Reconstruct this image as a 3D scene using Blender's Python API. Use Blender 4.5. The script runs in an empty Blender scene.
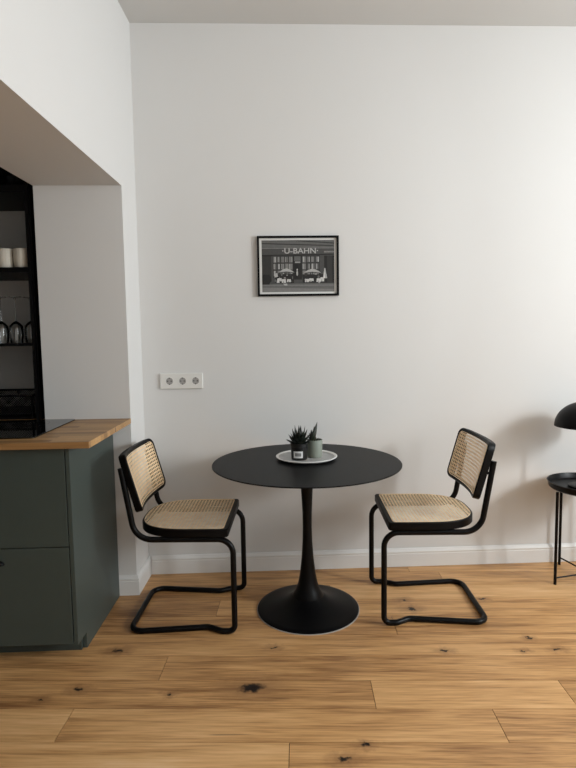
import bpy, bmesh, math, random
from mathutils import Vector, Matrix
random.seed(7)
C = bpy.context.scene.collection
PI = math.pi
SK = 0.0504          # the old left wall is not quite square to the back wall

# ------------------------------------------------------------ materials
def new_mat(name):
    m = bpy.data.materials.new(name); m.use_nodes = True
    return m, m.node_tree.nodes, m.node_tree.links, m.node_tree.nodes['Principled BSDF']

def mat(name, col, rough=0.5, metal=0.0, spec=0.5, var=0.06, scale=20.0, bump=0.0, bscale=60.0, coat=0.0):
    m, N, L, b = new_mat(name)
    tc = N.new('ShaderNodeTexCoord')
    nz = N.new('ShaderNodeTexNoise'); nz.inputs['Scale'].default_value = scale; nz.inputs['Detail'].default_value = 4
    L.new(tc.outputs['Object'], nz.inputs['Vector'])
    mx = N.new('ShaderNodeMix'); mx.data_type = 'RGBA'
    mx.inputs['A'].default_value = tuple(c*(1-var) for c in col)+(1,)
    mx.inputs['B'].default_value = tuple(min(1, c*(1+var)) for c in col)+(1,)
    L.new(nz.outputs['Fac'], mx.inputs['Factor']); L.new(mx.outputs['Result'], b.inputs['Base Color'])
    b.inputs['Roughness'].default_value = rough; b.inputs['Metallic'].default_value = metal
    b.inputs['Specular IOR Level'].default_value = spec; b.inputs['Coat Weight'].default_value = coat
    if bump:
        n2 = N.new('ShaderNodeTexNoise'); n2.inputs['Scale'].default_value = bscale; n2.inputs['Detail'].default_value = 5
        L.new(tc.outputs['Object'], n2.inputs['Vector'])
        bp = N.new('ShaderNodeBump'); bp.inputs['Strength'].default_value = bump; bp.inputs['Distance'].default_value = 0.004
        L.new(n2.outputs['Fac'], bp.inputs['Height']); L.new(bp.outputs['Normal'], b.inputs['Normal'])
    return m

M = {}
M['wall'] = mat('wall_paint', (0.72, 0.715, 0.705), 0.9, spec=0.2, var=0.012, scale=1.2, bump=0.35, bscale=4.5)
M['ceil'] = mat('ceiling_paint', (0.64, 0.635, 0.62), 0.95, spec=0.1, var=0.01, scale=2)
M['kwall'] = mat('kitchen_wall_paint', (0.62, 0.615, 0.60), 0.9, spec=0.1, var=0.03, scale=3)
M['trim'] = mat('baseboard_gloss_paint', (0.80, 0.795, 0.78), 0.4, spec=0.4, var=0.02, scale=6)
M['black'] = mat('black_lacquer', (0.0025, 0.0025, 0.003), 0.45, spec=0.14, var=0.2, scale=30)
M['blackmetal'] = mat('black_powder_coat', (0.0025, 0.0025, 0.003), 0.34, spec=0.17, var=0.2, scale=60)
M['tabletop'] = mat('black_table_laminate', (0.005, 0.005, 0.0053), 0.42, spec=0.11, var=0.2, scale=40)
M['tablebase'] = mat('black_table_metal', (0.0025, 0.0025, 0.003), 0.40, spec=0.15, var=0.2, scale=40)
M['clear'] = mat('pale_plastic_ring', (0.45, 0.43, 0.41), 0.4, var=0.05)
M['green'] = mat('green_grey_cabinet', (0.058, 0.076, 0.069), 0.42, spec=0.4, var=0.04, scale=8)
M['greendark'] = mat('green_grey_plinth', (0.05, 0.066, 0.06), 0.5, var=0.04, scale=8)
M['seam'] = mat('dark_carcass', (0.012, 0.014, 0.013), 0.8, spec=0.1)
M['hob'] = mat('black_hob_glass', (0.004, 0.004, 0.004), 0.05, spec=0.6, var=0.1)
M['plastic'] = mat('white_socket_plastic', (0.78, 0.77, 0.74), 0.3, var=0.01)
M['hole'] = mat('dark_socket_contact', (0.05, 0.05, 0.05), 0.6)
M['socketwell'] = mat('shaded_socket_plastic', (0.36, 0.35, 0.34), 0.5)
M['mat_board'] = mat('white_picture_mat', (0.74, 0.74, 0.72), 0.8, var=0.01)
M['plate'] = mat('white_stone_plate', (0.86, 0.855, 0.84), 0.4, var=0.05, scale=40)
M['platein'] = mat('grey_marble_plate', (0.42, 0.415, 0.41), 0.4, var=0.3, scale=22)
M['pot_black'] = mat('black_pot', (0.008, 0.008, 0.008), 0.35, var=0.2)
M['pot_green'] = mat('sage_ceramic_pot', (0.22, 0.245, 0.205), 0.55, var=0.06, scale=30)
M['soil'] = mat('potting_soil', (0.02, 0.015, 0.012), 0.95, var=0.4, scale=200, bump=0.6, bscale=200)
M['leafdark'] = mat('dark_succulent_leaf', (0.006, 0.010, 0.006), 0.4, var=0.4, scale=40)
M['leaf'] = mat('green_succulent_leaf', (0.010, 0.017, 0.008), 0.45, var=0.4, scale=50)
M['zone'] = mat('faint_zone_ring', (.05, .05, .05), .4)
M['label'] = mat('white_pot_label', (0.72, 0.72, 0.72), 0.6, var=0.02)
M['greyprint'] = mat('grey_label_print', (0.22, 0.22, 0.22), 0.7)
M['mug'] = mat('cream_ribbed_mug', (0.62, 0.58, 0.50), 0.6, var=0.08, scale=60)
M['exterior'] = mat('exterior_wall', (0.5, 0.5, 0.5), 0.9)
for i in range(10):
    g = (i/9.0)**2.35*0.75+0.003
    M['g%d' % i] = mat('print_grey_%d' % i, (g, g, g*0.985), 0.55, var=0.25, scale=90)

def glass_mat(name, tint=(0.9, 0.92, 0.92), mixf=0.12, rough=0.05):
    m = bpy.data.materials.new(name); m.use_nodes = True
    N, L = m.node_tree.nodes, m.node_tree.links; N.clear()
    o = N.new('ShaderNodeOutputMaterial'); t = N.new('ShaderNodeBsdfTransparent'); g = N.new('ShaderNodeBsdfGlossy')
    t.inputs['Color'].default_value = tint+(1,); g.inputs['Roughness'].default_value = rough
    f = N.new('ShaderNodeFresnel'); f.inputs['IOR'].default_value = 1.5
    a = N.new('ShaderNodeMath'); a.operation = 'ADD'; a.inputs[1].default_value = mixf
    L.new(f.outputs[0], a.inputs[0])
    mx = N.new('ShaderNodeMixShader'); L.new(a.outputs[0], mx.inputs[0]); L.new(t.outputs[0], mx.inputs[1]); L.new(g.outputs[0], mx.inputs[2])
    L.new(mx.outputs[0], o.inputs['Surface'])
    return m
M['glass'] = glass_mat('drinking_glass', (0.82, 0.84, 0.84), 0.10)
M['pane'] = glass_mat('window_glass', (0.97, 0.98, 0.98), 0.0, 0.01)

def cane_mat():
    m, N, L, b = new_mat('woven_cane')
    tc = N.new('ShaderNodeTexCoord'); nz = N.new('ShaderNodeTexNoise'); nz.inputs['Scale'].default_value = 35
    L.new(tc.outputs['Object'], nz.inputs['Vector'])
    r = N.new('ShaderNodeValToRGB'); e = r.color_ramp.elements
    e[0].position = 0.3; e[0].color = (0.90, 0.64, 0.38, 1); e[1].position = 0.7; e[1].color = (1.0, 0.80, 0.54, 1)
    L.new(nz.outputs['Fac'], r.inputs['Fac']); L.new(r.outputs['Color'], b.inputs['Base Color'])
    b.inputs['Roughness'].default_value = 0.5
    return m
M['cane'] = cane_mat()

def butcher_mat():
    m, N, L, b = new_mat('oak_butcher_block')
    tc = N.new('ShaderNodeTexCoord')
    br = N.new('ShaderNodeTexBrick'); br.inputs['Scale'].default_value = 1.0
    br.inputs['Brick Width'].default_value = 0.34; br.inputs['Row Height'].default_value = 0.042
    br.inputs['Mortar Size'].default_value = 0.0004; br.inputs['Bias'].default_value = 0
    br.inputs['Color1'].default_value = (0.27, 0.135, 0.048, 1); br.inputs['Color2'].default_value = (0.56, 0.325, 0.13, 1)
    br.inputs['Mortar'].default_value = (0.14, 0.07, 0.03, 1)
    L.new(tc.outputs['Object'], br.inputs['Vector'])
    mp = N.new('ShaderNodeMapping'); mp.inputs['Scale'].default_value = (3, 60, 60); L.new(tc.outputs['Object'], mp.inputs['Vector'])
    nz = N.new('ShaderNodeTexNoise'); nz.inputs['Scale'].default_value = 1.5; nz.inputs['Detail'].default_value = 5; L.new(mp.outputs[0], nz.inputs['Vector'])
    mr = N.new('ShaderNodeMapRange'); mr.inputs['To Min'].default_value = 0.6; mr.inputs['To Max'].default_value = 1.35; L.new(nz.outputs['Fac'], mr.inputs['Value'])
    mx = N.new('ShaderNodeMix'); mx.data_type = 'RGBA'; mx.blend_type = 'MULTIPLY'; mx.inputs['Factor'].default_value = 1
    L.new(br.outputs['Color'], mx.inputs['A']); L.new(mr.outputs[0], mx.inputs['B']); L.new(mx.outputs['Result'], b.inputs['Base Color'])
    b.inputs['Roughness'].default_value = 0.42
    return m
M['butcher'] = butcher_mat()

KNOTS = [(-.64,-.761,1.2),(-.722,-1.013,1.0),(-.373,-1.058,.7),(-.072,-1.042,2.5),(.015,-.778,.8),(-.842,-1.062,.7),(.72,-.847,.9),
         (1.111,-.777,.7),(1.044,-.868,.7),(1.188,-.87,.9),(.302,-1.353,.8),(.224,-1.411,1.1),(.679,-.494,1.2),(.66,-.40,.9),(-1.02,-1.15,.8),(1.05,-.42,.8)]
def floor_mat():
    m, N, L, b = new_mat('oak_plank_floor')
    def math_(op, a, bb=None, c=None):
        n = N.new('ShaderNodeMath'); n.operation = op
        for i, v in enumerate((a, bb, c)):
            if v is None: continue
            if isinstance(v, (int, float)): n.inputs[i].default_value = v
            else: L.new(v, n.inputs[i])
        return n.outputs[0]
    tc = N.new('ShaderNodeTexCoord'); at = N.new('ShaderNodeAttribute'); at.attribute_name = 'plank'
    sep = N.new('ShaderNodeSeparateColor'); L.new(at.outputs['Color'], sep.inputs[0])
    rot = N.new('ShaderNodeMapping'); rot.inputs['Rotation'].default_value = (0, 0, 0.062); L.new(tc.outputs['Object'], rot.inputs['Vector'])
    off = N.new('ShaderNodeCombineXYZ'); L.new(math_('MULTIPLY', sep.outputs[1], 17.0), off.inputs[0]); L.new(math_('MULTIPLY', sep.outputs[2], 9.0), off.inputs[1])
    add = N.new('ShaderNodeVectorMath'); add.operation = 'ADD'; L.new(rot.outputs[0], add.inputs[0]); L.new(off.outputs[0], add.inputs[1])
    # long grain, with figure
    mp = N.new('ShaderNodeMapping'); mp.inputs['Scale'].default_value = (1.1, 17, 1); L.new(add.outputs[0], mp.inputs['Vector'])
    n1 = N.new('ShaderNodeTexNoise'); n1.inputs['Scale'].default_value = 1.6; n1.inputs['Detail'].default_value = 8; n1.inputs['Roughness'].default_value = .62; n1.inputs['Distortion'].default_value = .35
    L.new(mp.outputs[0], n1.inputs['Vector'])
    mp2 = N.new('ShaderNodeMapping'); mp2.inputs['Scale'].default_value = (.9, 5, 1); L.new(add.outputs[0], mp2.inputs['Vector'])
    n2 = N.new('ShaderNodeTexNoise'); n2.inputs['Scale'].default_value = 1.4; n2.inputs['Detail'].default_value = 3; n2.inputs['Distortion'].default_value = 1.0
    L.new(mp2.outputs[0], n2.inputs['Vector'])
    mp3 = N.new('ShaderNodeMapping'); mp3.inputs['Scale'].default_value = (6, 120, 1); L.new(add.outputs[0], mp3.inputs['Vector'])
    n3 = N.new('ShaderNodeTexNoise'); n3.inputs['Scale'].default_value = 1.0; n3.inputs['Detail'].default_value = 4
    L.new(mp3.outputs[0], n3.inputs['Vector'])
    g = math_('ADD', math_('ADD', math_('MULTIPLY', n1.outputs['Fac'], .42), math_('MULTIPLY', n2.outputs['Fac'], .30)), .14)
    g = math_('ADD', g, math_('MULTIPLY', math_('SUBTRACT', n3.outputs['Fac'], .5), .34))
    g = math_('ADD', g, math_('MULTIPLY', math_('SUBTRACT', sep.outputs[0], .5), .14))
    r = N.new('ShaderNodeValToRGB'); e = r.color_ramp.elements
    e[0].position = .32; e[0].color = (.25, .112, .040, 1); e[1].position = .70; e[1].color = (.86, .56, .29, 1)
    k = r.color_ramp.elements.new(.47); k.color = (.60, .325, .130, 1)
    k = r.color_ramp.elements.new(.58); k.color = (.76, .445, .198, 1)
    L.new(g, r.inputs['Fac'])
    # knots: dark cracked cores with a brown halo
    nk = N.new('ShaderNodeTexNoise'); nk.inputs['Scale'].default_value = 42; nk.inputs['Detail'].default_value = 3; L.new(tc.outputs['Object'], nk.inputs['Vector'])
    sub = N.new('ShaderNodeVectorMath'); sub.operation = 'SUBTRACT'; L.new(nk.outputs['Color'], sub.inputs[0]); sub.inputs[1].default_value = (.5, .5, .5)
    scl = N.new('ShaderNodeVectorMath'); scl.operation = 'SCALE'; L.new(sub.outputs[0], scl.inputs[0]); scl.inputs['Scale'].default_value = .055
    wp = N.new('ShaderNodeVectorMath'); wp.operation = 'ADD'; L.new(tc.outputs['Object'], wp.inputs[0]); L.new(scl.outputs[0], wp.inputs[1])
    flat = N.new('ShaderNodeVectorMath'); flat.operation = 'MULTIPLY'; L.new(wp.outputs[0], flat.inputs[0]); flat.inputs[1].default_value = (1, 1.9, 0)
    core = halo = None
    for (x, y, s) in KNOTS:
        d = N.new('ShaderNodeVectorMath'); d.operation = 'DISTANCE'; L.new(flat.outputs[0], d.inputs[0]); d.inputs[1].default_value = (x, y*1.9, 0)
        q = math_('DIVIDE', d.outputs['Value'], s)
        core = q if core is None else math_('MINIMUM', core, q)
    mc = N.new('ShaderNodeMapRange'); mc.inputs['From Min'].default_value = .011; mc.inputs['From Max'].default_value = .022
    mc.inputs['To Min'].default_value = 1; mc.inputs['To Max'].default_value = 0; L.new(core, mc.inputs['Value'])
    mh = N.new('ShaderNodeMapRange'); mh.inputs['From Min'].default_value = .012; mh.inputs['From Max'].default_value = .075
    mh.inputs['To Min'].default_value = .55; mh.inputs['To Max'].default_value = 0; L.new(core, mh.inputs['Value'])
    # drawn-out cracks along the grain
    mpc = N.new('ShaderNodeMapping'); mpc.inputs['Scale'].default_value = (1.3, 34, 1); mpc.inputs['Location'].default_value = (3.1, 1.7, 0); L.new(add.outputs[0], mpc.inputs['Vector'])
    nc = N.new('ShaderNodeTexNoise'); nc.inputs['Scale'].default_value = 1.7; nc.inputs['Detail'].default_value = 2; L.new(mpc.outputs[0], nc.inputs['Vector'])
    mcr = N.new('ShaderNodeMapRange'); mcr.inputs['From Min'].default_value = .70; mcr.inputs['From Max'].default_value = .76; mcr.inputs['To Max'].default_value = .7; L.new(nc.outputs['Fac'], mcr.inputs['Value'])
    x1 = N.new('ShaderNodeMix'); x1.data_type = 'RGBA'; L.new(mh.outputs[0], x1.inputs['Factor']); L.new(r.outputs['Color'], x1.inputs['A']); x1.inputs['B'].default_value = (.17, .075, .032, 1)
    x2 = N.new('ShaderNodeMix'); x2.data_type = 'RGBA'; L.new(mcr.outputs[0], x2.inputs['Factor']); L.new(x1.outputs['Result'], x2.inputs['A']); x2.inputs['B'].default_value = (.13, .06, .028, 1)
    x3 = N.new('ShaderNodeMix'); x3.data_type = 'RGBA'; L.new(mc.outputs[0], x3.inputs['Factor']); L.new(x2.outputs['Result'], x3.inputs['A']); x3.inputs['B'].default_value = (.012, .008, .006, 1)
    L.new(x3.outputs['Result'], b.inputs['Base Color'])
    b.inputs['Roughness'].default_value = .40; b.inputs['Specular IOR Level'].default_value = .4
    bp = N.new('ShaderNodeBump'); bp.inputs['Strength'].default_value = .12; bp.inputs['Distance'].default_value = .002
    L.new(n3.outputs['Fac'], bp.inputs['Height']); L.new(bp.outputs['Normal'], b.inputs['Normal'])
    return m
M['floor'] = floor_mat()

# ------------------------------------------------------------ mesh helpers
def fin(name, bm, m, parent=None, smooth=True, loc=None, bevel=0, seg=2, kind=None):
    bmesh.ops.remove_doubles(bm, verts=bm.verts, dist=1e-6)
    bmesh.ops.recalc_face_normals(bm, faces=bm.faces)
    me = bpy.data.meshes.new(name); bm.to_mesh(me); bm.free()
    for mm in (m if isinstance(m, (list, tuple)) else [m]): me.materials.append(mm)
    o = bpy.data.objects.new(name, me); C.objects.link(o)
    if parent: o.parent = parent
    if loc: o.location = loc
    if bevel:
        b = o.modifiers.new('bevel', 'BEVEL'); b.width = bevel; b.segments = seg; b.limit_method = 'ANGLE'; b.angle_limit = .6
        b.harden_normals = True
    if smooth:
        for p in me.polygons: p.use_smooth = True
        try: me.set_sharp_from_angle(angle=math.radians(35))
        except Exception: pass
    if kind: o['kind'] = kind
    return o

def box(bm, x0, x1, y0, y1, z0, z1, skew=0, mi=0):
    v = [bm.verts.new((x+skew*y, y, z)) for x in (x0, x1) for y in (y0, y1) for z in (z0, z1)]
    for f in ((0,1,3,2),(4,6,7,5),(0,4,5,1),(2,3,7,6),(0,2,6,4),(1,5,7,3)):
        fa = bm.faces.new([v[i] for i in f]); fa.material_index = mi

def lathe(bm, prof, n=64, cx=0, cy=0, cz=0, mi=0):
    rings = []
    for r, z in prof:
        if r < 1e-6: rings.append([bm.verts.new((cx, cy, cz+z))])
        else: rings.append([bm.verts.new((cx+r*math.cos(2*PI*i/n), cy+r*math.sin(2*PI*i/n), cz+z)) for i in range(n)])
    for a, b in zip(rings, rings[1:]):
        for i in range(n):
            j = (i+1) % n
            if len(a) == 1 and len(b) == 1: continue
            if len(a) == 1: f = bm.faces.new((a[0], b[i], b[j]))
            elif len(b) == 1: f = bm.faces.new((a[i], a[j], b[0]))
            else: f = bm.faces.new((a[i], a[j], b[j], b[i]))
            f.material_index = mi

def fillet(pts, rads, n=8):
    out = [Vector(pts[0])]
    for i in range(1, len(pts)-1):
        p = Vector(pts[i]); a = (Vector(pts[i-1])-p); b = (Vector(pts[i+1])-p); r = rads[i]
        if r <= 0: out.append(p); continue
        la, lb = a.length, b.length; a.normalize(); b.normalize()
        ang = a.angle(b); t = min(r/math.tan(ang/2), la*.49, lb*.49); rr = t*math.tan(ang/2)
        bis = (a+b).normalized(); c = p+bis*(rr/math.sin(ang/2))
        s, e = p+a*t-c, p+b*t-c
        tot = s.angle(e)
        ax = s.cross(e).normalized()
        for k in range(n+1): out.append(c+Matrix.Rotation(tot*k/n, 3, ax) @ s)
    out.append(Vector(pts[-1]))
    return out

def tube(bm, pts, r, n=14, closed=False):
    pts = [Vector(p) for p in pts]; q = [pts[0]]
    for p in pts[1:]:
        if (p-q[-1]).length > 1e-5: q.append(p)
    pts = q; rings = []; N = len(pts); up = None
    for i, p in enumerate(pts):
        if closed: t = (pts[(i+1) % N]-pts[i-1]).normalized()
        else: t = (pts[min(i+1, N-1)]-pts[max(i-1, 0)]).normalized()
        if up is None:
            up = Vector((0, 0, 1)) if abs(t.z) < .9 else Vector((1, 0, 0))
        u = (up-t*up.dot(t)).normalized(); w = t.cross(u); up = u
        rr = r[i] if isinstance(r, (list, tuple)) else r
        rings.append([bm.verts.new(p+u*rr*math.cos(2*PI*k/n)+w*rr*math.sin(2*PI*k/n)) for k in range(n)])
    pairs = list(zip(rings, rings[1:]))+([(rings[-1], rings[0])] if closed else [])
    for a, b in pairs:
        for k in range(n): bm.faces.new((a[k], a[(k+1) % n], b[(k+1) % n], b[k]))
    if not closed: bm.faces.new(rings[0]); bm.faces.new(rings[-1])

def thing(name, label, cat, loc=(0,0,0), rotz=0, group=None):
    o = bpy.data.objects.new(name, None); C.objects.link(o); o.empty_display_size = .05
    o.location = loc; o.rotation_euler = (0, 0, rotz); o['label'] = label; o['category'] = cat
    if group: o['group'] = group
    return o
def tag(o, label, cat, group=None):
    o['label'] = label; o['category'] = cat
    if group: o['group'] = group
    return o
def S(name, bm, m, **k): return fin(name, bm, m, smooth=k.pop('smooth', False), kind='structure', **k)

# ------------------------------------------------------------ room
XL, ZC, ZO, YJ, XI = -.6639, 2.9125, 2.0393, .245, -1.0824
XR, YB, KX, KY = 3.2, -4.6, -3.1, .18
bm = bmesh.new(); box(bm, XL-.02, XR+.1, 0, .3, -.05, ZC+.05); S('wall_back', bm, M['wall'])
bm = bmesh.new()
prw = [(KY+.02, 0), (KY+.02, ZC), (YB, ZC), (YB, 0), (-3.3, 0), (-3.3, ZO), (-YJ, ZO), (-YJ, 0)]
wa = [bm.verts.new((XI+SK*y, y, z)) for y, z in prw]; wb = [bm.verts.new((XL+SK*y, y, z)) for y, z in prw]
bm.faces.new(wa); bm.faces.new(wb)
for i in range(8): bm.faces.new((wa[i], wa[(i+1) % 8], wb[(i+1) % 8], wb[i]))
S('wall_left', bm, M['wall'])
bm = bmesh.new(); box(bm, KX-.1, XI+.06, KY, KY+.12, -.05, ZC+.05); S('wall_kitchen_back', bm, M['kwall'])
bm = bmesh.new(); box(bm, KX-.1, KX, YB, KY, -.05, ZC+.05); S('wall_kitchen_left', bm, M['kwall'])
bm = bmesh.new(); box(bm, KX-.1, XR+.1, YB-.1, YB, -.05, ZC+.05); S('wall_front', bm, M['wall'])
bm = bmesh.new(); box(bm, KX-.1, XR+.1, YB-.1, .3, ZC, ZC+.1); S('ceiling', bm, M['ceil'])
# right wall with two tall windows, the second one added for fill light
WIN = [(-2.45, -.75, .95, 2.70), (-4.1, -2.95, .95, 2.70)]
bm = bmesh.new()
ys = [(-.75, 0.0), (-2.95, -2.45), (YB, -4.1)]
for a, b in ys: box(bm, XR, XR+.3, a, b, -.05, ZC+.05)
for (a, b, z0, z1) in WIN:
    box(bm, XR, XR+.3, a, b, -.05, z0); box(bm, XR, XR+.3, a, b, z1, ZC+.05)
S('wall_right', bm, M['wall'])
for i, (a, b, z0, z1) in enumerate(WIN):
    bm = bmesh.new(); w = .05
    box(bm, XR+.12, XR+.18, a, a+w, z0, z1); box(bm, XR+.12, XR+.18, b-w, b, z0, z1)
    box(bm, XR+.12, XR+.18, a+w, b-w, z0, z0+w); box(bm, XR+.12, XR+.18, a+w, b-w, z1-w, z1)
    box(bm, XR+.12, XR+.18, (a+b)/2-.02, (a+b)/2+.02, z0+w, z1-w)
    fr = S('window_%d' % (i+1), bm, M['trim'])
    bm = bmesh.new(); box(bm, XR+.148, XR+.152, a+w, b-w, z0+w, z1-w); fin('pane', bm, M['pane'], fr, smooth=False)

# floor of oak planks (rows run square to the left wall)
SL = .062; PW = .161
bm = bmesh.new(); lay = bm.loops.layers.color.new('plank')
def uv2xy(u, v):      # plank coordinates -> world
    c, s = math.cos(SL), math.sin(SL); return (u*c+v*s, -u*s+v*c)
fixed = {0: [-.37, 1.75, -2.6], 1: [.44, 1.145, -1.5, 3.0], 2: [-.63, .843, 2.4, -2.4], 3: [.138, -1.8, 1.9], -1: [-1.2, 2.5], -2: [.60, -1.6, 2.4], -4: [.33, -1.5, 2.0]}
box(bm, KX-.1, XR+.1, YB-.1, .3, -.06, -.004)
for f in bm.faces: f.material_index = 1
rows = range(-8, 26)
for r in rows:
    v1 = -.838-PW*r; v0 = v1-PW
    js = fixed.get(r)
    if js is None:
        js = []; u = -3.6+random.random()*1.6
        while u < 3.6: js.append(u); u += random.uniform(1.1, 2.0)
    js = sorted([-4.2]+js+[4.2])
    for a, b in zip(js, js[1:]):
        g = .0011
        q = [uv2xy(a+g, v0+g), uv2xy(b-g, v0+g), uv2xy(b-g, v1-g), uv2xy(a+g, v1-g)]
        if max(p[0] for p in q) < KX-.1: continue
        vs = [bm.verts.new((x, y, 0)) for x, y in q]; f = bm.faces.new(vs)
        vb = [bm.verts.new((x, y, -.004)) for x, y in q]
        col = (random.random(), random.random(), random.random(), 1)
        fs = [f]+[bm.faces.new((vs[i], vs[(i+1) % 4], vb[(i+1) % 4], vb[i])) for i in range(4)]
        for ff in fs:
            for l in ff.loops: l[lay] = col
for v in bm.verts:
    v.co.x = max(KX-.1, min(XR+.1, v.co.x)); v.co.y = max(YB-.1, min(.28, v.co.y))
me = bpy.data.meshes.new('floor'); bm.to_mesh(me); bm.free()
me.materials.append(M['floor']); me.materials.append(M['seam'])
fl = bpy.data.objects.new('floor', me); C.objects.link(fl); fl['kind'] = 'structure'

# baseboards: stepped moulding profile swept along a path
PROF = [(0, 0), (.014, 0), (.014, .072), (.0125, .075), (.0125, .079), (.014, .081), (.014, .086), (.009, .094), (.007, .0975), (.005, .102), (0, .102)]
def baseboard(name, path):
    bm = bmesh.new(); rings = []
    P = [Vector(p) for p in path]
    for i, p in enumerate(P):
        ns = []
        if i > 0: d = (P[i]-P[i-1]).normalized(); ns.append(Vector((d.y, -d.x)))
        if i < len(P)-1: d = (P[i+1]-P[i]).normalized(); ns.append(Vector((d.y, -d.x)))
        n = sum(ns, Vector((0, 0))); n.normalize(); n = n/max(.3, n.dot(ns[0]))
        rings.append([bm.verts.new((p.x+n.x*t, p.y+n.y*t, z+.0005)) for t, z in PROF])
    for a, b in zip(rings, rings[1:]):
        for k in range(len(PROF)): bm.faces.new((a[k], a[(k+1) % len(PROF)], b[(k+1) % len(PROF)], b[k]))
    bm.faces.new(rings[0]); bm.faces.new(rings[-1])
    return S(name, bm, M['trim'])
xl0 = XL; xlj = XL-SK*YJ
baseboard('baseboard_left', [(-.790, -YJ), (xlj, -YJ), (xl0, 0)])
baseboard('baseboard_back', [(xl0+.0145, 0), (XR, 0)])
baseboard('baseboard_right', [(XR, -.015), (XR, YB)])

# ------------------------------------------------------------ kitchen: worktop, cabinets, hob
bm = bmesh.new()
WX, WY = -.687, -.859
out = [(WX, WY), (WX, -YJ-.001), (XI-SK*YJ-.004, -YJ-.001), (XI-SK*YJ-.004, KY-.002), (-2.62, KY-.002), (-2.62, WY)]
lo = [bm.verts.new((x, y, .884)) for x, y in out]; hi = [bm.verts.new((x, y, .910)) for x, y in out]
bm.faces.new(lo); bm.faces.new(hi)
for i in range(len(out)): bm.faces.new((lo[i], lo[(i+1) % len(out)], hi[(i+1) % len(out)], hi[i]))
for i in (0, 1):
    for L_ in (lo, hi): L_[i].co.x = -.6885 if i == 0 else -.674
wt = fin('worktop', bm, M['butcher'], bevel=.002)
tag(wt, 'oak block worktop lying on the green-grey kitchen cabinets', 'worktop')

CS = .033
def cabinet(x1, x0, label, panel):
    t = thing('base_cabinet', label, 'cabinet', ((x0+x1)/2, -.5, 0))
    ox, oy = -(x0+x1)/2, .5
    def B(a, b, c, d, e, f):
        bm = bmesh.new(); box(bm, a+ox+.008, b+ox+.008, c+oy, d+oy, e, f)
        for v in bm.verts: v.co.x += CS*(v.co.y-oy+.822)
        return bm
    fin('carcass', B(x0, x1, -.80, -.262, .068, .882), M['seam'], t, smooth=False)
    fin('plinth', B(x0, x1, -.742, -.722, 0, .068), M['greendark'], t, smooth=False)
    for z0, z1 in ((.072, .4765), (.480, .880)):
        d = fin('drawer', B(x0+.002, x1-.002, -.822, -.801, z0, z1), M['green'], t, bevel=.0015)
        bm = bmesh.new(); cx = (x0+x1)/2+ox; zc = z1-.052
        # half-round cup pull
        n = 14; rows_ = []
        for i in range(n+1):
            a = PI*i/n; ring = []
            for k in range(7):
                bb = PI/2*k/6
                ring.append(bm.verts.new((cx+.052*math.cos(a), -.822+oy-.024*math.sin(a)*math.sin(bb+.0), zc-.012+.024*math.sin(a)*math.cos(bb)+.0)))
            rows_.append(ring)
        for a, b in zip(rows_, rows_[1:]):
            for k in range(6):
                try: bm.faces.new((a[k], a[k+1], b[k+1], b[k]))
                except Exception: pass
        bmesh.ops.remove_doubles(bm, verts=bm.verts, dist=1e-5)
        hd = fin('handle', bm, M['black'], d)
        so = hd.modifiers.new('s', 'SOLIDIFY'); so.thickness = .002
    if panel:
        # end panel with a toe-kick notch
        bm = bmesh.new(); pr = [(-.822, .068), (-.822, .882), (-.262, .882), (-.262, 0), (-.727, 0), (-.727, .068)]
        a = [bm.verts.new((x1+.010+ox+CS*(y+.822), y+oy, z)) for y, z in pr]; b = [bm.verts.new((x1+.026+ox+CS*(y+.822), y+oy, z)) for y, z in pr]
        bm.faces.new(a); bm.faces.new(b)
        for i in range(len(pr)): bm.faces.new((a[i], a[(i+1) % len(pr)], b[(i+1) % len(pr)], b[i]))
        fin('end_panel', bm, M['green'], t, bevel=.001)
cabinet(-.806, -1.406, 'green-grey drawer cabinet with exposed end panel beside the left cane chair', True)
cabinet(-1.408, -2.008, 'green-grey drawer cabinet in the middle of the kitchen row under the hob', False)
cabinet(-2.010, -2.610, 'green-grey drawer cabinet farthest from the dining table', False)

# hob: black glass with cooking-zone rings and touch slider
bm = bmesh.new()
def rrect(x0, x1, y0, y1, r, n=6):
    P = []
    for cx, cy, a0 in ((x1-r, y1-r, 0), (x0+r, y1-r, PI/2), (x0+r, y0+r, PI), (x1-r, y0+r, 1.5*PI)):
        for k in range(n+1): a = a0+PI/2*k/n; P.append((cx+r*math.cos(a), cy+r*math.sin(a)))
    return P
P = rrect(-.40, .37, -.26, .24, .02)
a = [bm.verts.new((x, y, .0006)) for x, y in P]; b = [bm.verts.new((x, y, .0056)) for x, y in P]
bm.faces.new(a); bm.faces.new(b)
for i in range(len(P)): bm.faces.new((a[i], a[(i+1) % len(P)], b[(i+1) % len(P)], b[i]))
hob = fin('hob', bm, M['hob'], loc=(-1.306, -.506, .91), bevel=.001)
tag(hob, 'shiny black glass hob set on the oak worktop', 'hob')
for cx, cy, r in ((.2, .1, .09), (.2, -.12, .07), (-.2, .1, .07), (-.2, -.12, .09)):
    bm = bmesh.new(); lathe(bm, [(r-.001, .0057), (r, .0057)], 40, cx, cy)
    fin('zone_mark', bm, M['zone'], hob, smooth=False)

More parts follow.
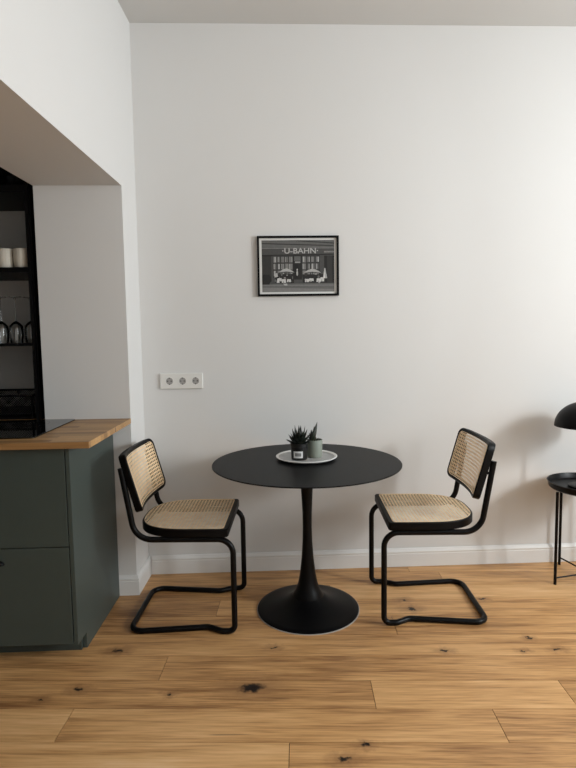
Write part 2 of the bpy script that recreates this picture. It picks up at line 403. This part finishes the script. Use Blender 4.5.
# ------------------------------------------------------------ shelf unit with mugs and glasses
SX, SYF, SYB = -1.134, -.235, .165      # right front post
t = thing('shelf_unit', 'tall black metal shelf unit standing in the kitchen behind the white pier', 'shelf', (-1.6, 0, .9105))
z00 = .9105
def SB(a, b, c, d, e, f): bm = bmesh.new(); box(bm, a+1.6, b+1.6, c, d, e-z00, f-z00); return bm
for x in (-2.05, SX):
    for y in (SYF, SYB-.02): fin('post', SB(x-.009, x+.009, y, y+.02, z00, 2.30), M['black'], t, smooth=False)
fin('side_panel', SB(SX+.011, SX+.017, SYF+.004, SYB, z00, 2.30), M['black'], t, smooth=False)
for z0, z1 in ((1.276, 1.290), (1.634, 1.658), (2.012, 2.048)):
    fin('shelf', SB(-2.038, SX-.011, SYF+.002, SYB, z0, z1), M['black'], t, smooth=False)
# items on top
bm = bmesh.new(); box(bm, -.13, .13, -.14, .14, 0, .25)
o = fin('storage_box', bm, M['black'], loc=(-1.45, -.02, 2.0485), bevel=.006); tag(o, 'black storage box on top of the black shelf unit', 'box')
bm = bmesh.new(); lathe(bm, [(0, 0), (.045, 0), (.062, .03), (.068, .06), (.064, .06), (.056, .03), (.04, .006), (0, .006)], 40)
o = fin('bowl', bm, M['blackmetal'], loc=(-1.215, -.10, 2.0485)); tag(o, 'black bowl on top of the shelf unit next to the pier', 'bowl')

def make_mug():
    bm = bmesh.new(); n = 60; prof = [(0, .003), (.033, 0), (.038, .006), (.0405, .03), (.0405, .088), (.038, .092), (.036, .088), (.036, .008), (0, .006)]
    lathe(bm, prof, n)
    for v in bm.verts:
        if v.co.z > .01 and v.co.z < .089:
            r = math.hypot(v.co.x, v.co.y)
            if r > .039:
                a = math.atan2(v.co.y, v.co.x); s = 1+.018*math.cos(a*20); v.co.x *= s; v.co.y *= s
    m = fin('mug', bm, M['mug'])
    bm = bmesh.new(); tube(bm, fillet([(-.038, 0, .072), (-.066, 0, .072), (-.066, 0, .026), (-.038, 0, .026)], [0, .018, .018, 0]), .005, 10)
    fin('handle', bm, M['mug'], m)
    return m
def cp(o, loc, label=None, rotz=0):
    r = o.copy(); C.objects.link(r); r.location = loc; r.rotation_euler = (0, 0, rotz)
    if label: r['label'] = label
    for ch in o.children:
        c = ch.copy(); C.objects.link(c); c.parent = r
        for g in ch.children: d = g.copy(); C.objects.link(d); d.parent = c
    return r
mug = make_mug(); mug.location = (-1.268, -.185, 1.6585); mug.rotation_euler = (0, 0, -1.4)
tag(mug, 'cream ribbed mug on the black shelf, the second one in from the white pier', 'mug', 'mugs on the middle shelf')
cp(mug, (-1.186, -.185, 1.6585), 'cream ribbed mug half behind the shelf post next to the white pier', -1.8)

def make_glass(h=.19):
    bm = bmesh.new()   # wine glass standing upside down on its rim
    prof = [(.030, .0), (.0335, .03), (.034, .07), (.031, .088), (.018, .102), (.0035, .112), (.003, .215), (.006, .226), (.033, .2315), (.033, .2335), (0, .2345)]
    lathe(bm, prof, 36)
    g = fin('wine_glass', bm, M['glass']); return g
g = make_glass(); g.location = (-1.333, -.13, 1.2905)
tag(g, 'upside-down wine glass on the black shelf, the farthest from the white pier', 'glass', 'wine glasses upside down on the shelf')
cp(g, (-1.260, -.13, 1.2905), 'upside-down wine glass on the shelf in the middle of the three')
cp(g, (-1.206, -.08, 1.2905), 'upside-down wine glass on the shelf nearest the white pier')

# mesh basket on the worktop at the back
t = thing('mesh_basket', 'black wire mesh basket at the back of the worktop behind the hob', 'basket', (-1.5, .02, .9105))
bm = bmesh.new()
bx0, bx1, by0, by1, bh = -.34, .335, -.232, .12, .118
for z in (.006, bh):
    tube(bm, [(x, y, z) for x, y in rrect(bx0, bx1, by0, by1, .015, 4)], .0055, 8, closed=True)
for x, y in ((bx0+.005, by0+.005), (bx1-.005, by0+.005), (bx0+.005, by1-.005), (bx1-.005, by1-.005)): tube(bm, [(x, y, .006), (x, y, bh)], .005, 8)
fin('rim_frame', bm, M['black'], t)
bm = bmesh.new()
def strip(bm, p, q, w, up):
    p, q = Vector(p), Vector(q); d = (q-p).normalized(); s = d.cross(up).normalized()*w
    bm.faces.new([bm.verts.new(v) for v in (p-s, q-s, q+s, p+s)])
def mesh_panel(bm, o, ux, uy, W, H, step):
    nrm = ux.cross(uy)
    k = -H
    while k < W:
        for sgn in (1, -1):
            # diagonals clipped to the panel
            a, b = max(0, k), min(W, k+H)
            if b-a > .002:
                y0, y1 = a-k, b-k
                if sgn < 0: y0, y1 = H-y0, H-y1
                strip(bm, o+ux*a+uy*y0, o+ux*b+uy*y1, .0011, nrm)
        k += step
X, Y, Z = Vector((1,0,0)), Vector((0,1,0)), Vector((0,0,1))
mesh_panel(bm, Vector((bx0, by0, .008)), X, Z, bx1-bx0, bh-.008, .012)
mesh_panel(bm, Vector((bx0, by1, .008)), X, Z, bx1-bx0, bh-.008, .012)
mesh_panel(bm, Vector((bx0, by0, .008)), Y, Z, by1-by0, bh-.008, .012)
mesh_panel(bm, Vector((bx1, by0, .008)), Y, Z, by1-by0, bh-.008, .012)
box(bm, bx0, bx1, by0, by1, .001, .026)
fin('wire_mesh', bm, M['blackmetal'], t, smooth=False)
for x in (.06, .27):
    bm = bmesh.new(); lathe(bm, [(0, 0), (.004, 0), (.004, .008), (.009, .014), (.006, .022), (0, .024)], 16, x, by0, bh+.004); fin('knob', bm, M['black'], t)

# ------------------------------------------------------------ table
TX, TY, TR, TH = .185, -.449, .442, .716
t = thing('pedestal_table', 'round black pedestal table with trumpet base between the two cane chairs', 'table', (TX, TY, 0))
bm = bmesh.new(); lathe(bm, [(0, TH-.020), (.20, TH-.020), (.385, TH-.016), (.422, TH-.010), (TR, TH-.005), (TR, TH-.0015), (TR-.0015, TH), (0, TH)], 128); fin('tabletop', bm, M['tabletop'], t)
bm = bmesh.new(); lathe(bm, [(.034, TH-.0205), (.031, .64), (.0265, .56), (.0225, .47), (.0215, .40), (.0235, .33), (.029, .25), (.037, .18), (.046, .13), (.058, .095), (.075, .068), (.0751, .06)], 64); fin('column', bm, M['tablebase'], t)
bm = bmesh.new(); lathe(bm, [(.075, .068), (.10, .050), (.135, .034), (.18, .021), (.22, .013), (.238, .010), (.2425, .007), (.2425, .003), (0, .003)], 96); fin('base', bm, M['tablebase'], t)
bm = bmesh.new(); lathe(bm, [(.20, 0), (.246, 0), (.246, .003), (.20, .003)], 96); fin('base_ring', bm, M['clear'], t)

# plate with two potted succulents
PX, PY = .190, -.386
t = thing('round_plate', 'round white-rimmed plate on the black table holding two small pots', 'plate', (PX, PY, TH))
bm = bmesh.new(); lathe(bm, [(0, .0005), (.10, .0005), (.128, .004), (.146, .013), (.1475, .016), (.145, .0175), (.1385, .0155), (.134, .0125)], 96); fin('rim', bm, M['plate'], t)
bm = bmesh.new(); lathe(bm, [(0, .0075), (.118, .0075), (.128, .0095), (.1345, .013)], 96); fin('dish_surface', bm, M['platein'], t)

def leaf(bm, base, d, L, w, curl=.2, n=9, thick=.35):
    d = Vector(d).normalized(); side = d.cross(Vector((0, 0, 1)))
    if side.length < 1e-3: side = Vector((1, 0, 0))
    side.normalize(); up = side.cross(d).normalized(); rings = []
    for i in range(n+1):
        s = i/n; c = Vector(base)+d*(L*s)+up*(curl*L*s*s)
        ww = w*(math.sin(min(1, s*1.9+.32)*PI/2) if s < .4 else (1-(s-.4)/.6)**.85)
        ww = max(ww, .0004)
        rings.append([bm.verts.new(c+side*ww*math.cos(a)+up*ww*thick*math.sin(a)) for a in [2*PI*k/8 for k in range(8)]])
    for a, b in zip(rings, rings[1:]):
        for k in range(8): bm.faces.new((a[k], a[(k+1) % 8], b[(k+1) % 8], b[k]))
    bm.faces.new(rings[0]); bm.faces.new(rings[-1])

pz = TH+.0078
# black pot with spiky rosette
bx, by = .153, -.420
t = thing('potted_succulent', 'black pot with white label and spiky dark succulent on the plate', 'potted plant', (bx, by, pz))
bm = bmesh.new(); lathe(bm, [(0, 0), (.036, 0), (.038, .003), (.0405, .062), (.0422, .064), (.0422, .078), (.039, .078), (.038, .066), (0, .066)], 48); fin('pot', bm, M['pot_black'], t)
bm = bmesh.new(); lathe(bm, [(.0375, .068), (.02, .070), (0, .072)], 24); fin('soil', bm, M['soil'], t)
bm = bmesh.new(); rnd = random.Random(3)
for ring, (cnt, el, L, w) in enumerate([(9, .22, .060, .0135), (9, .55, .068, .014), (8, .88, .073, .013), (6, 1.18, .080, .0115), (2, 1.42, .088, .010)]):
    for i in range(cnt):
        a = 2*PI*(i+ring*.37)/cnt+rnd.uniform(-.12, .12); e = el+rnd.uniform(-.1, .1); LL = L*rnd.uniform(.85, 1.12)
        leaf(bm, (.006*math.cos(a), .006*math.sin(a), .072), (math.cos(a)*math.cos(e), math.sin(a)*math.cos(e), math.sin(e)), LL, w, .16)
fin('leaves', bm, M['leafdark'], t)
bm = bmesh.new()      # curved label hugging the pot, facing the camera
def patch(bm, r0, r1, a0, a1, z0, z1, zz0=.003, zz1=.062, off=.0006, mi=0):
    n = 8; rr = lambda z: .038+(z-zz0)/(zz1-zz0)*.0025+off
    V = [[bm.verts.new((rr(z)*math.cos(a0+(a1-a0)*k/n), rr(z)*math.sin(a0+(a1-a0)*k/n), z)) for k in range(n+1)] for z in (z0, z1)]
    for k in range(n): f = bm.faces.new((V[0][k], V[0][k+1], V[1][k+1], V[1][k])); f.material_index = mi
patch(bm, 0, 0, -PI/2-.78, -PI/2+.38, .012, .044)
patch(bm, 0, 0, -PI/2-.58, -PI/2+.18, .020, .036, off=.001, mi=1)
fin('pot_label', bm, [M['label'], M['greyprint']], t)
# sage pot with upright leaves
gx, gy = .2305, -.380
t = thing('potted_succulent', 'sage green pot with one upright dark leaf cluster on the plate', 'potted plant', (gx, gy, pz))
bm = bmesh.new(); lathe(bm, [(0, 0), (.033, 0), (.0355, .003), (.0372, .083), (.036, .085), (.034, .083), (.033, .068), (0, .068)], 48); fin('pot', bm, M['pot_green'], t)
bm = bmesh.new(); lathe(bm, [(.0315, .070), (.02, .074), (0, .076)], 24); fin('soil', bm, M['soil'], t)
bm = bmesh.new()
for (dx, dy, dz, L, w, bx_) in ((.34, -.10, 1, .104, .024, -.016), (.22, .1, 1, .080, .012, -.014), (-.05, .1, 1, .062, .011, -.014), (-.35, -.1, 1, .05, .009, -.012), (-.7, .2, .8, .046, .008, -.008), (.5, -.4, .8, .028, .008, .004), (.1, .7, .9, .045, .009, 0)):
    leaf(bm, (bx_, 0, .072), (dx, dy, dz), L, w, .05, thick=.5)
fin('leaves', bm, M['leaf'], t)

# ------------------------------------------------------------ cane chairs
W2, LB, HR, LR = .21, .4678, .4303, .426
XT, ZT = -.4795, .748
def rrect_in(u, v, hw, hh, r):
    du, dv = abs(u)-(hw-r), abs(v)-(hh-r)
    if abs(u) > hw or abs(v) > hh: return False
    return not (du > 0 and dv > 0 and du*du+dv*dv > r*r)
def cane(bm, u0, u1, v0, v1, inside, fmap, cell=.0158):
    # six-way caning: pairs along both axes plus both diagonals, as thin ribbons
    def ribbon(p0, p1, w, lift):
        d = Vector(p1)-Vector(p0); L = d.length
        if L < 1e-4: return
        d /= L; s = Vector((-d.y, d.x))*w/2; n = max(1, int(L/.012)); prev = None
        for i in range(n+1):
            c = Vector(p0)+d*(L*i/n); ok = inside(c.x, c.y)
            if ok:
                cur = (bm.verts.new(fmap(c.x-s.x, c.y-s.y, lift)), bm.verts.new(fmap(c.x+s.x, c.y+s.y, lift)))
                if prev: bm.faces.new((prev[0], cur[0], cur[1], prev[1]))
                prev = cur
            else: prev = None
    nu = int((u1-u0)/cell)+1; nv = int((v1-v0)/cell)+1
    for i in range(nu+1):
        u = u0+i*cell
        for o in (-.0017, .0017): ribbon((u+o, v0), (u+o, v1), .0024, .0002)
    for j in range(nv+1):
        v = v0+j*cell
        for o in (-.0022, .0022): ribbon((u0, v+o), (u1, v+o), .0036, .0008)
    H = v1-v0; Wd = u1-u0; k = -H
    i0 = -int(H/cell)-1
    for i in range(i0, nu+1):
        u = u0+(i+.5)*cell
        ribbon((u, v0), (u+H, v1), .0021, .0014)
        ribbon((u, v1), (u+H, v0), .0021, .0011)

def seat_outline(inset_s, inset_f, inset_b, n=18):
    xf, xb, hw = -.018-inset_f, -.436+inset_b, .226-inset_s
    xs = -.21; pts = []
    r = .012
    pts += [(xf-r, -hw), (xf-r*.3, -hw+r*.3), (xf, -hw+r), (xf, hw-r), (xf-r*.3, hw-r*.3), (xf-r, hw)]
    e = 2.7
    for k in range(n*2+1):
        a = PI/2+PI*k/(2*n)
        c, s = math.cos(a), math.sin(a)
        hx = abs(xs-xb); x = xs-hx*abs(c)**(2/e); y = hw*(1 if s > 0 else -1)*abs(s)**(2/e)
        y *= 1-.05*(xs-x)/hx
        pts.append((x, y))
    return pts
def inside_poly(P):
    def f(x, y):
        c = False; n = len(P); j = n-1
        for i in range(n):
            (xi, yi), (xj, yj) = P[i], P[j]
            if (yi > y) != (yj > y) and x < (xj-xi)*(y-yi)/(yj-yi)+xi: c = not c
            j = i
        return c
    return f

def make_chair(label, dz):
    root = thing('cantilever_chair', label, 'chair', group='cane chairs at the black table')
    # one continuous bent steel tube
    side = lambda s: [(XT, s*W2, ZT), (-LR, s*W2, HR), (0, s*W2, HR), (0, s*W2, .0125), (-.058, s*W2, .0125), (-.120, s*(W2-.034), .0135), (-LB, s*(W2+.004), .0125)]
    a = side(-1); b = side(1)[::-1]; pts = a+b
    rads = [0, .085, .065, .052, .05, .05, .055]; rads = rads+rads[::-1]
    bm = bmesh.new(); tube(bm, fillet(pts, rads, 8), .0128, 14); fin('tubular_frame', bm, M['blackmetal'], root)
    # seat frame
    zt, zb = .4795, .4430
    O = seat_outline(0, 0, 0); I = seat_outline(.011, .022, .011)
    bm = bmesh.new()
    def ring(P, z, s=1.0): return [bm.verts.new((x, y, z)) for x, y in P]
    O2 = seat_outline(.003, .003, .003)
    ot = ring(O2, zt); om = ring(O, zt-.004); ob = ring(O, zb+.004); ob2 = ring(O2, zb); it = ring(I, zt); ib = ring(I, zb)
    n = len(O)
    for A, B in ((it, ot), (ot, om), (om, ob), (ob, ob2), (ob2, ib), (ib, it)):
        for i in range(n): bm.faces.new((A[i], A[(i+1) % n], B[(i+1) % n], B[i]))
    seat = fin('seat', bm, M['black'], root)
    Icane = seat_outline(.009, .019, .009); ins = inside_poly(Icane)
    bm = bmesh.new()
    def smap(u, v, l):
        sag = .006*max(0, 1-((u+.23)/.19)**2)*max(0, 1-(v/.21)**2)
        return (u, v, zt+.0006+l*.6-sag)
    cane(bm, -.435, -.03, -.222, .222, ins, smap)
    fin('cane_panel', bm, M['cane'], seat, smooth=False)
    # thin spline of cane round the panel edge
    bm = bmesh.new(); tube(bm, [(x, y, zt+.0006) for x, y in seat_outline(.0105, .0215, .0105)], .0016, 6, closed=True); fin('cane_edging', bm, M['cane'], seat)
    # backrest: bowed panel between (xb0,zb0) and (xb1,zb1)
    p0, p1 = Vector((-.3979, 0, .5676+dz)), Vector((-.4663, 0, .8122+dz)); ax = (p1-p0); H = ax.length; ax.normalize()
    nrm = Vector((ax.z, 0, -ax.x)); hw, hh = .220, H/2+.004; mid = (p0+p1)/2
    def bmap(u, v, l):
        bow = .034*(1-(u/hw)**2)-.0
        q = mid+ax*v+nrm*(l-bow+.003); return (q.x, u, q.z)
    bm = bmesh.new()
    def loopP(ins_, r, n=7):
        P = rrect(-hw+ins_, hw-ins_, -hh+ins_, hh-ins_, r, n)
        out = []
        for i, p in enumerate(P):          # subdivide long sides so that they can bow
            q = P[(i+1) % len(P)]; d = math.hypot(q[0]-p[0], q[1]-p[1]); k = max(1, int(d/.03))
            for s in range(k): out.append((p[0]+(q[0]-p[0])*s/k, p[1]+(q[1]-p[1])*s/k))
        return out
    LO, LO2, LI = loopP(0, .036), loopP(.003, .033), loopP(.018, .022)
    def resample(P, n):
        P = P+[P[0]]; D = [0]
        for a, b in zip(P, P[1:]): D.append(D[-1]+math.hypot(b[0]-a[0], b[1]-a[1]))
        out = []; j = 0
        for i in range(n):
            t_ = D[-1]*i/n
            while D[j+1] < t_: j += 1
            f = (t_-D[j])/max(1e-9, D[j+1]-D[j]); out.append((P[j][0]+(P[j+1][0]-P[j][0])*f, P[j][1]+(P[j+1][1]-P[j][1])*f))
        return out
    nn = 120; LO, LO2, LI = resample(LO, nn), resample(LO2, nn), resample(LI, nn)
    T = .011
    R = [[bm.verts.new(bmap(u, v, l)) for u, v in P] for P, l in ((LI, T), (LO2, T), (LO, T-.004), (LO, -.018), (LO2, -.022), (LI, -.022))]
    for A, B in zip(R, R[1:]+R[:1]):
        for i in range(nn): bm.faces.new((A[i], A[(i+1) % nn], B[(i+1) % nn], B[i]))
    back = fin('backrest', bm, M['black'], root)
    bm = bmesh.new()
    cane(bm, -hw+.013, hw-.013, -hh+.013, hh-.013, lambda u, v: rrect_in(u, v, hw-.015, hh-.015, .026), lambda u, v, l: bmap(u, v, T-.0012+l))
    fin('cane_panel', bm, M['cane'], back, smooth=False)
    bm = bmesh.new(); tube(bm, [bmap(u, v, T+.0004) for u, v in LI], .0016, 6, closed=True); fin('cane_edging', bm, M['cane'], back)
    for s in (-1, 1):
        bm = bmesh.new(); d = Vector((XT+LR, 0, ZT-HR)).normalized()
        q = Vector((XT, s*W2, ZT))-d*.055
        tube(bm, [q+Vector((.008, 0, 0)), q+Vector((.030, 0, .004))], .007, 10); fin('screw', bm, M['blackmetal'], root)
    return root
ch = make_chair('black tubular cantilever chair with cane seat, left of the table by the cabinet', -.012)
ch.location = (-.1426, -.4485, 0); ch.rotation_euler = (0, 0, -.0616)
ch2 = make_chair('black tubular cantilever chair with cane seat, right of the table near the lamp', .013)
ch2.location = (.526, -.4223, 0); ch2.rotation_euler = (0, 0, 3.0841)

# ------------------------------------------------------------ tray table and lamp
GX, GY, GR, GH = 1.680, -.245, .204, .526
t = thing('tray_table', 'black round tray side table against the wall at the right edge', 'table', (GX, GY, 0))
bm = bmesh.new(); lathe(bm, [(0, GH-.036), (GR-.016, GH-.036), (GR-.008, GH-.030), (GR-.001, GH-.002), (GR+.002, GH), (GR-.003, GH+.001), (GR-.006, GH-.004), (GR-.013, GH-.026), (GR-.020, GH-.030), (0, GH-.030)], 96)
fin('tray', bm, M['blackmetal'], t)
a0 = 3.36; lr = .200
for k in range(4):
    a = a0-PI/2*k; x, y = lr*math.cos(a), lr*math.sin(a)
    bm = bmesh.new(); tube(bm, [(x, y, 0), (x, y, GH-.036)], .0075, 12); fin('leg', bm, M['blackmetal'], t)
bm = bmesh.new()
for k in (0, 1):
    a = a0-PI/2*k; x, y = lr*math.cos(a), lr*math.sin(a)
    tube(bm, [(x, y, .034+.008*k), (-x, -y, .034+.008*k)], .0042, 10)
fin('cross_brace', bm, M['blackmetal'], t)
LX, LY = 1.652, -.235
lz = GH-.030
t = thing('table_lamp', 'black dome table lamp standing on the tray table', 'lamp', (LX, LY, lz))
bm = bmesh.new(); lathe(bm, [(0, .0005), (.072, .0005), (.075, .004), (.074, .010), (.066, .014), (.012, .016), (0, .016)], 48); fin('base', bm, M['blackmetal'], t)
bm = bmesh.new(); lathe(bm, [(.007, .012), (.007, .44), (0, .441)], 20); fin('pole', bm, M['blackmetal'], t)
bm = bmesh.new(); ra, rb, zb = .148, .130, .322
pr = [(ra*math.sin(PI/2*i/16), zb+rb*math.cos(PI/2*i/16)) for i in range(17)]
pr2 = [((ra-.003)*math.sin(PI/2*i/16), zb+(rb-.003)*math.cos(PI/2*i/16)) for i in range(16, -1, -1)]
lathe(bm, pr+pr2, 72); fin('lamp_shade', bm, M['black'], t)

# ------------------------------------------------------------ socket strip
t = thing('wall_socket', 'white triple wall socket on the back wall above the left chair', 'socket', (-.4545, -.0005, 1.073))
bm = bmesh.new(); box(bm, -.1145, .1145, -.011, 0, -.0425, .0425); fin('cover_plate', bm, M['plastic'], t, bevel=.004, seg=3)
for dx in (-.064, .006, .076):
    bm = bmesh.new()
    # recessed round well with two contacts (axis along -y)
    prof = [(.0235, .0108), (.0232, .0125), (.0195, .0125), (.0185, .0116), (0, .0114)]
    lathe(bm, prof, 32)
    for v in bm.verts: v.co = Vector((v.co.x+dx, -v.co.z, v.co.y))
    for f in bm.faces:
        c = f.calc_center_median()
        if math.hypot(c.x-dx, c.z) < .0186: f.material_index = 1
    for s in (-1, 1):
        n0 = len(bm.faces); box(bm, dx+s*.0095-.003, dx+s*.0095+.003, -.0121, -.0114, -.003, .003, mi=2)
        box(bm, dx-.003, dx+.003, -.0122, -.0114, s*.0165-.0025, s*.0165+.0025, mi=2)
    fin('socket_insert', bm, [M['plastic'], M['socketwell'], M['hole']], t)

# ------------------------------------------------------------ framed photograph
px0, px1, pz0, pz1 = -.0335, .402, 1.520, 1.8365
pcx, pcz = (px0+px1)/2, (pz0+pz1)/2; pw, ph = (px1-px0)/2, (pz1-pz0)/2
t = thing('framed_photograph', 'black framed black-and-white photograph of a cafe front on the back wall', 'picture', (pcx, -.001, pcz))
bm = bmesh.new(); fw = .011
o_ = [(-pw, -ph), (pw, -ph), (pw, ph), (-pw, ph)]; i_ = [(-pw+fw, -ph+fw), (pw-fw, -ph+fw), (pw-fw, ph-fw), (-pw+fw, ph-fw)]
V = [[bm.verts.new((x, y, z)) for x, z in P] for P, y in ((o_, 0), (o_, -.018), (i_, -.018), (i_, 0))]
for A, B in zip(V, V[1:]+V[:1]):
    for k in range(4): bm.faces.new((A[k], A[(k+1) % 4], B[(k+1) % 4], B[k]))
fin('frame', bm, M['black'], t, smooth=False)
bm = bmesh.new(); box(bm, -pw+fw, pw-fw, -.008, -.002, -ph+fw, ph-fw); fin('mat_board', bm, M['mat_board'], t, smooth=False)
# the printed picture: flat shapes in stepped greys, in a 0..1 square
bm = bmesh.new(); A0, B0 = -pw+.024, -ph+.022; AW, BH = 2*(pw-.024), 2*(ph-.022)
lev = [0]
def Q(x0, y0, x1, y1, g, dy=None):
    lev[0] += 1; y = -.0082-lev[0]*.000004
    f = bm.faces.new([bm.verts.new((A0+AW*a, y, B0+BH*b)) for a, b in ((x0, y0), (x1, y0), (x1, y1), (x0, y1))]); f.material_index = g
def PG(pts, g):
    lev[0] += 1; y = -.0082-lev[0]*.000004
    f = bm.faces.new([bm.verts.new((A0+AW*a, y, B0+BH*b)) for a, b in pts]); f.material_index = g
def EL(cx, cy, rx, ry, g, n=14): PG([(cx+rx*math.cos(2*PI*k/n), cy+ry*math.sin(2*PI*k/n)) for k in range(n)], g)
rn = random.Random(11)
Q(0, 0, 1, 1, 3)
Q(0, .86, 1, 1, 4); PG([(0, .93), (1, .88), (1, .90), (0, .95)], 2); PG([(.3, 1), (1, .93), (1, .95), (.5, 1)], 2)
Q(0, .2, .13, .86, 2); Q(.86, .16, 1, .72, 1); Q(.90, .16, .97, .70, 2)
Q(0, .70, 1, .86, 3); PG([(.0, .69), (1, .715), (1, .735), (0, .72)], 1); Q(0, .84, 1, .855, 5)
for k in range(10): Q(.86+k*.014, .76, .868+k*.014, .79, 6)
for (wx0, wx1) in ((.15, .43), (.55, .80)):      # shop windows with lit curtains and glazing bars
    Q(wx0, .28, wx1, .71, 2)
    nn_ = 5 if wx0 < .3 else 4
    for i in range(nn_):
        for j in range(3):
            a = wx0+.01+(wx1-wx0-.01)*i/nn_; b = wx0+(wx1-wx0)*(i+1)/nn_-.008
            Q(a, .30+j*.135, b, .415+j*.135, rn.choice((3, 4, 5)))
            for _ in range(3):
                xx = rn.uniform(a, b-.012); Q(xx, .31+j*.135, xx+.008, .41+j*.135, rn.choice((5, 6, 7)))
Q(.43, .24, .55, .71, 1); Q(.445, .60, .535, .69, 4); Q(.455, .56, .53, .59, 6); Q(.45, .26, .50, .53, 0); Q(.505, .26, .54, .53, 1)
EL(.485, .36, .012, .05, 7); EL(.486, .43, .009, .02, 8)
Q(0, 0, 1, .17, 4); Q(0, .12, 1, .135, 5); PG([(0, .0), (1, 0), (1, .05), (0, .09)], 5); Q(0, .165, 1, .175, 2)
Q(.0, .15, .10, .34, 0); EL(.07, .25, .06, .09, 1)
for cx, cy, w in ((.335, .42, .11), (.695, .41, .12)):      # parasols
    PG([(cx-w, cy-.04), (cx-w*.5, cy+.015), (cx, cy+.04), (cx+w*.5, cy+.015), (cx+w, cy-.04), (cx, cy-.02)], 7)
    PG([(cx-w, cy-.04), (cx, cy-.02), (cx+w, cy-.04), (cx+w*.9, cy-.055), (cx, cy-.04), (cx-w*.9, cy-.055)], 3)
    Q(cx-.004, .2, cx+.004, cy-.03, 2)
Q(.18, .17, .44, .35, 1); Q(.56, .18, .88, .34, 1)
for k in range(46):      # seated guests, chairs and tablecloths
    cx = rn.choice((rn.uniform(.18, .44), rn.uniform(.56, .88))); cy = rn.uniform(.19, .36)
    EL(cx, cy, rn.uniform(.008, .02), rn.uniform(.012, .035), rn.choice((0, 1, 2, 4, 6)), 7)
for cx, cy, w, h in ((.30, .215, .03, .035), (.25, .24, .022, .03), (.37, .22, .03, .028), (.62, .22, .03, .03), (.68, .235, .035, .025), (.78, .225, .03, .035), (.83, .24, .028, .04)):
    PG([(cx-w, cy-h), (cx+w, cy-h), (cx+w*.8, cy+h), (cx-w*.8, cy+h)], 8); Q(cx-w*.3, cy-h, cx-w*.1, cy, 3)
PG([(.84, .26), (.90, .26), (.875, .46), (.862, .46)], 7); PG([(.85, .26), (.865, .26), (.865, .44)], 9)
for k in range(5): PG([(.30+.01*k, .13), (.31+.01*k, .13), (.29+.012*k, .18)], rn.choice((7, 8)))
PG([(.17, .28), (.22, .30), (.21, .37), (.18, .36)], 7); PG([(.20, .18), (.24, .18), (.23, .27), (.21, .26)], 8)
pr = fin('print', bm, [M['g%d' % i] for i in range(10)], t, smooth=False)
def text_mesh(s, size, x, z, y, m, parent, name, sx=1.0):
    cu = bpy.data.curves.new('t', 'FONT'); cu.body = s; cu.size = size; cu.align_x = 'CENTER'; cu.align_y = 'CENTER'; cu.offset = size*.018
    ob = bpy.data.objects.new('t', cu); C.objects.link(ob)
    bpy.context.view_layer.update()
    me = bpy.data.meshes.new_from_object(ob.evaluated_get(bpy.context.evaluated_depsgraph_get()))
    bpy.data.objects.remove(ob); bpy.data.curves.remove(cu)
    for v in me.vertices: v.co = Vector((v.co.x*sx+x, y, v.co.y+z))
    me.materials.clear(); me.materials.append(m)
    o = bpy.data.objects.new(name, me); C.objects.link(o); o.parent = parent
text_mesh('\u00b7U-BAHN\u00b7', .040, A0+AW*.53, B0+BH*.79, -.0096, M['g7'], t, 'sign_lettering', 1.15)

# ------------------------------------------------------------ light
w = bpy.data.worlds.new('world'); bpy.context.scene.world = w; w.use_nodes = True
N, L = w.node_tree.nodes, w.node_tree.links
bg = N['Background']; bg.inputs['Color'].default_value = (.82, .9, 1, 1); bg.inputs['Strength'].default_value = 1.0
def area(name, loc, target, sx, sy, power, col=(1, 1, 1), spread=PI):
    d = bpy.data.lights.new(name, 'AREA'); d.shape = 'RECTANGLE'; d.size = sx; d.size_y = sy; d.energy = power; d.color = col; d.spread = spread
    o = bpy.data.objects.new(name, d); C.objects.link(o); o.location = loc
    o.rotation_euler = (Vector(target)-Vector(loc)).to_track_quat('-Z', 'Y').to_euler(); return o
area('window_daylight', (XR+.09, -1.6, 1.83), (0, -1.6, 1.83), 1.6, 1.6, 37, (.91, .975, 1))
area('window_sky_glow', (XR+.10, -2.05, 1.87), (1.4, 0, 1.4), .24, .5, 44, (.95, .99, 1))
area('window_daylight_far', (XR+.09, -3.5, 1.83), (0, -3.5, 1.83), 1.1, 1.6, 42, (.91, .975, 1))  # added fill lamp, set in the unseen second window

# ------------------------------------------------------------ camera
f, pitch, yaw, roll, H, D = 552.6258, .0874, .0403, -.0142, 1.3091, 3.0033
cam = bpy.data.cameras.new('camera'); co = bpy.data.objects.new('camera', cam); C.objects.link(co)
cam.sensor_fit = 'VERTICAL'; cam.sensor_height = 36; cam.lens = f*36/768; cam.clip_start = .02
fwv = Vector((math.sin(yaw)*math.cos(pitch), math.cos(yaw)*math.cos(pitch), -math.sin(pitch)))
r0 = Vector((math.cos(yaw), -math.sin(yaw), 0)); u0 = r0.cross(fwv)
rr = math.cos(roll)*r0+math.sin(roll)*u0; uu = -math.sin(roll)*r0+math.cos(roll)*u0
co.matrix_world = Matrix(((rr.x, uu.x, -fwv.x, 0), (rr.y, uu.y, -fwv.y, -D), (rr.z, uu.z, -fwv.z, H), (0, 0, 0, 1)))
sc = bpy.context.scene; sc.camera = co
sc.view_settings.view_transform = 'Standard'; sc.view_settings.look = 'None'; sc.view_settings.exposure = 0; sc.view_settings.gamma = 1
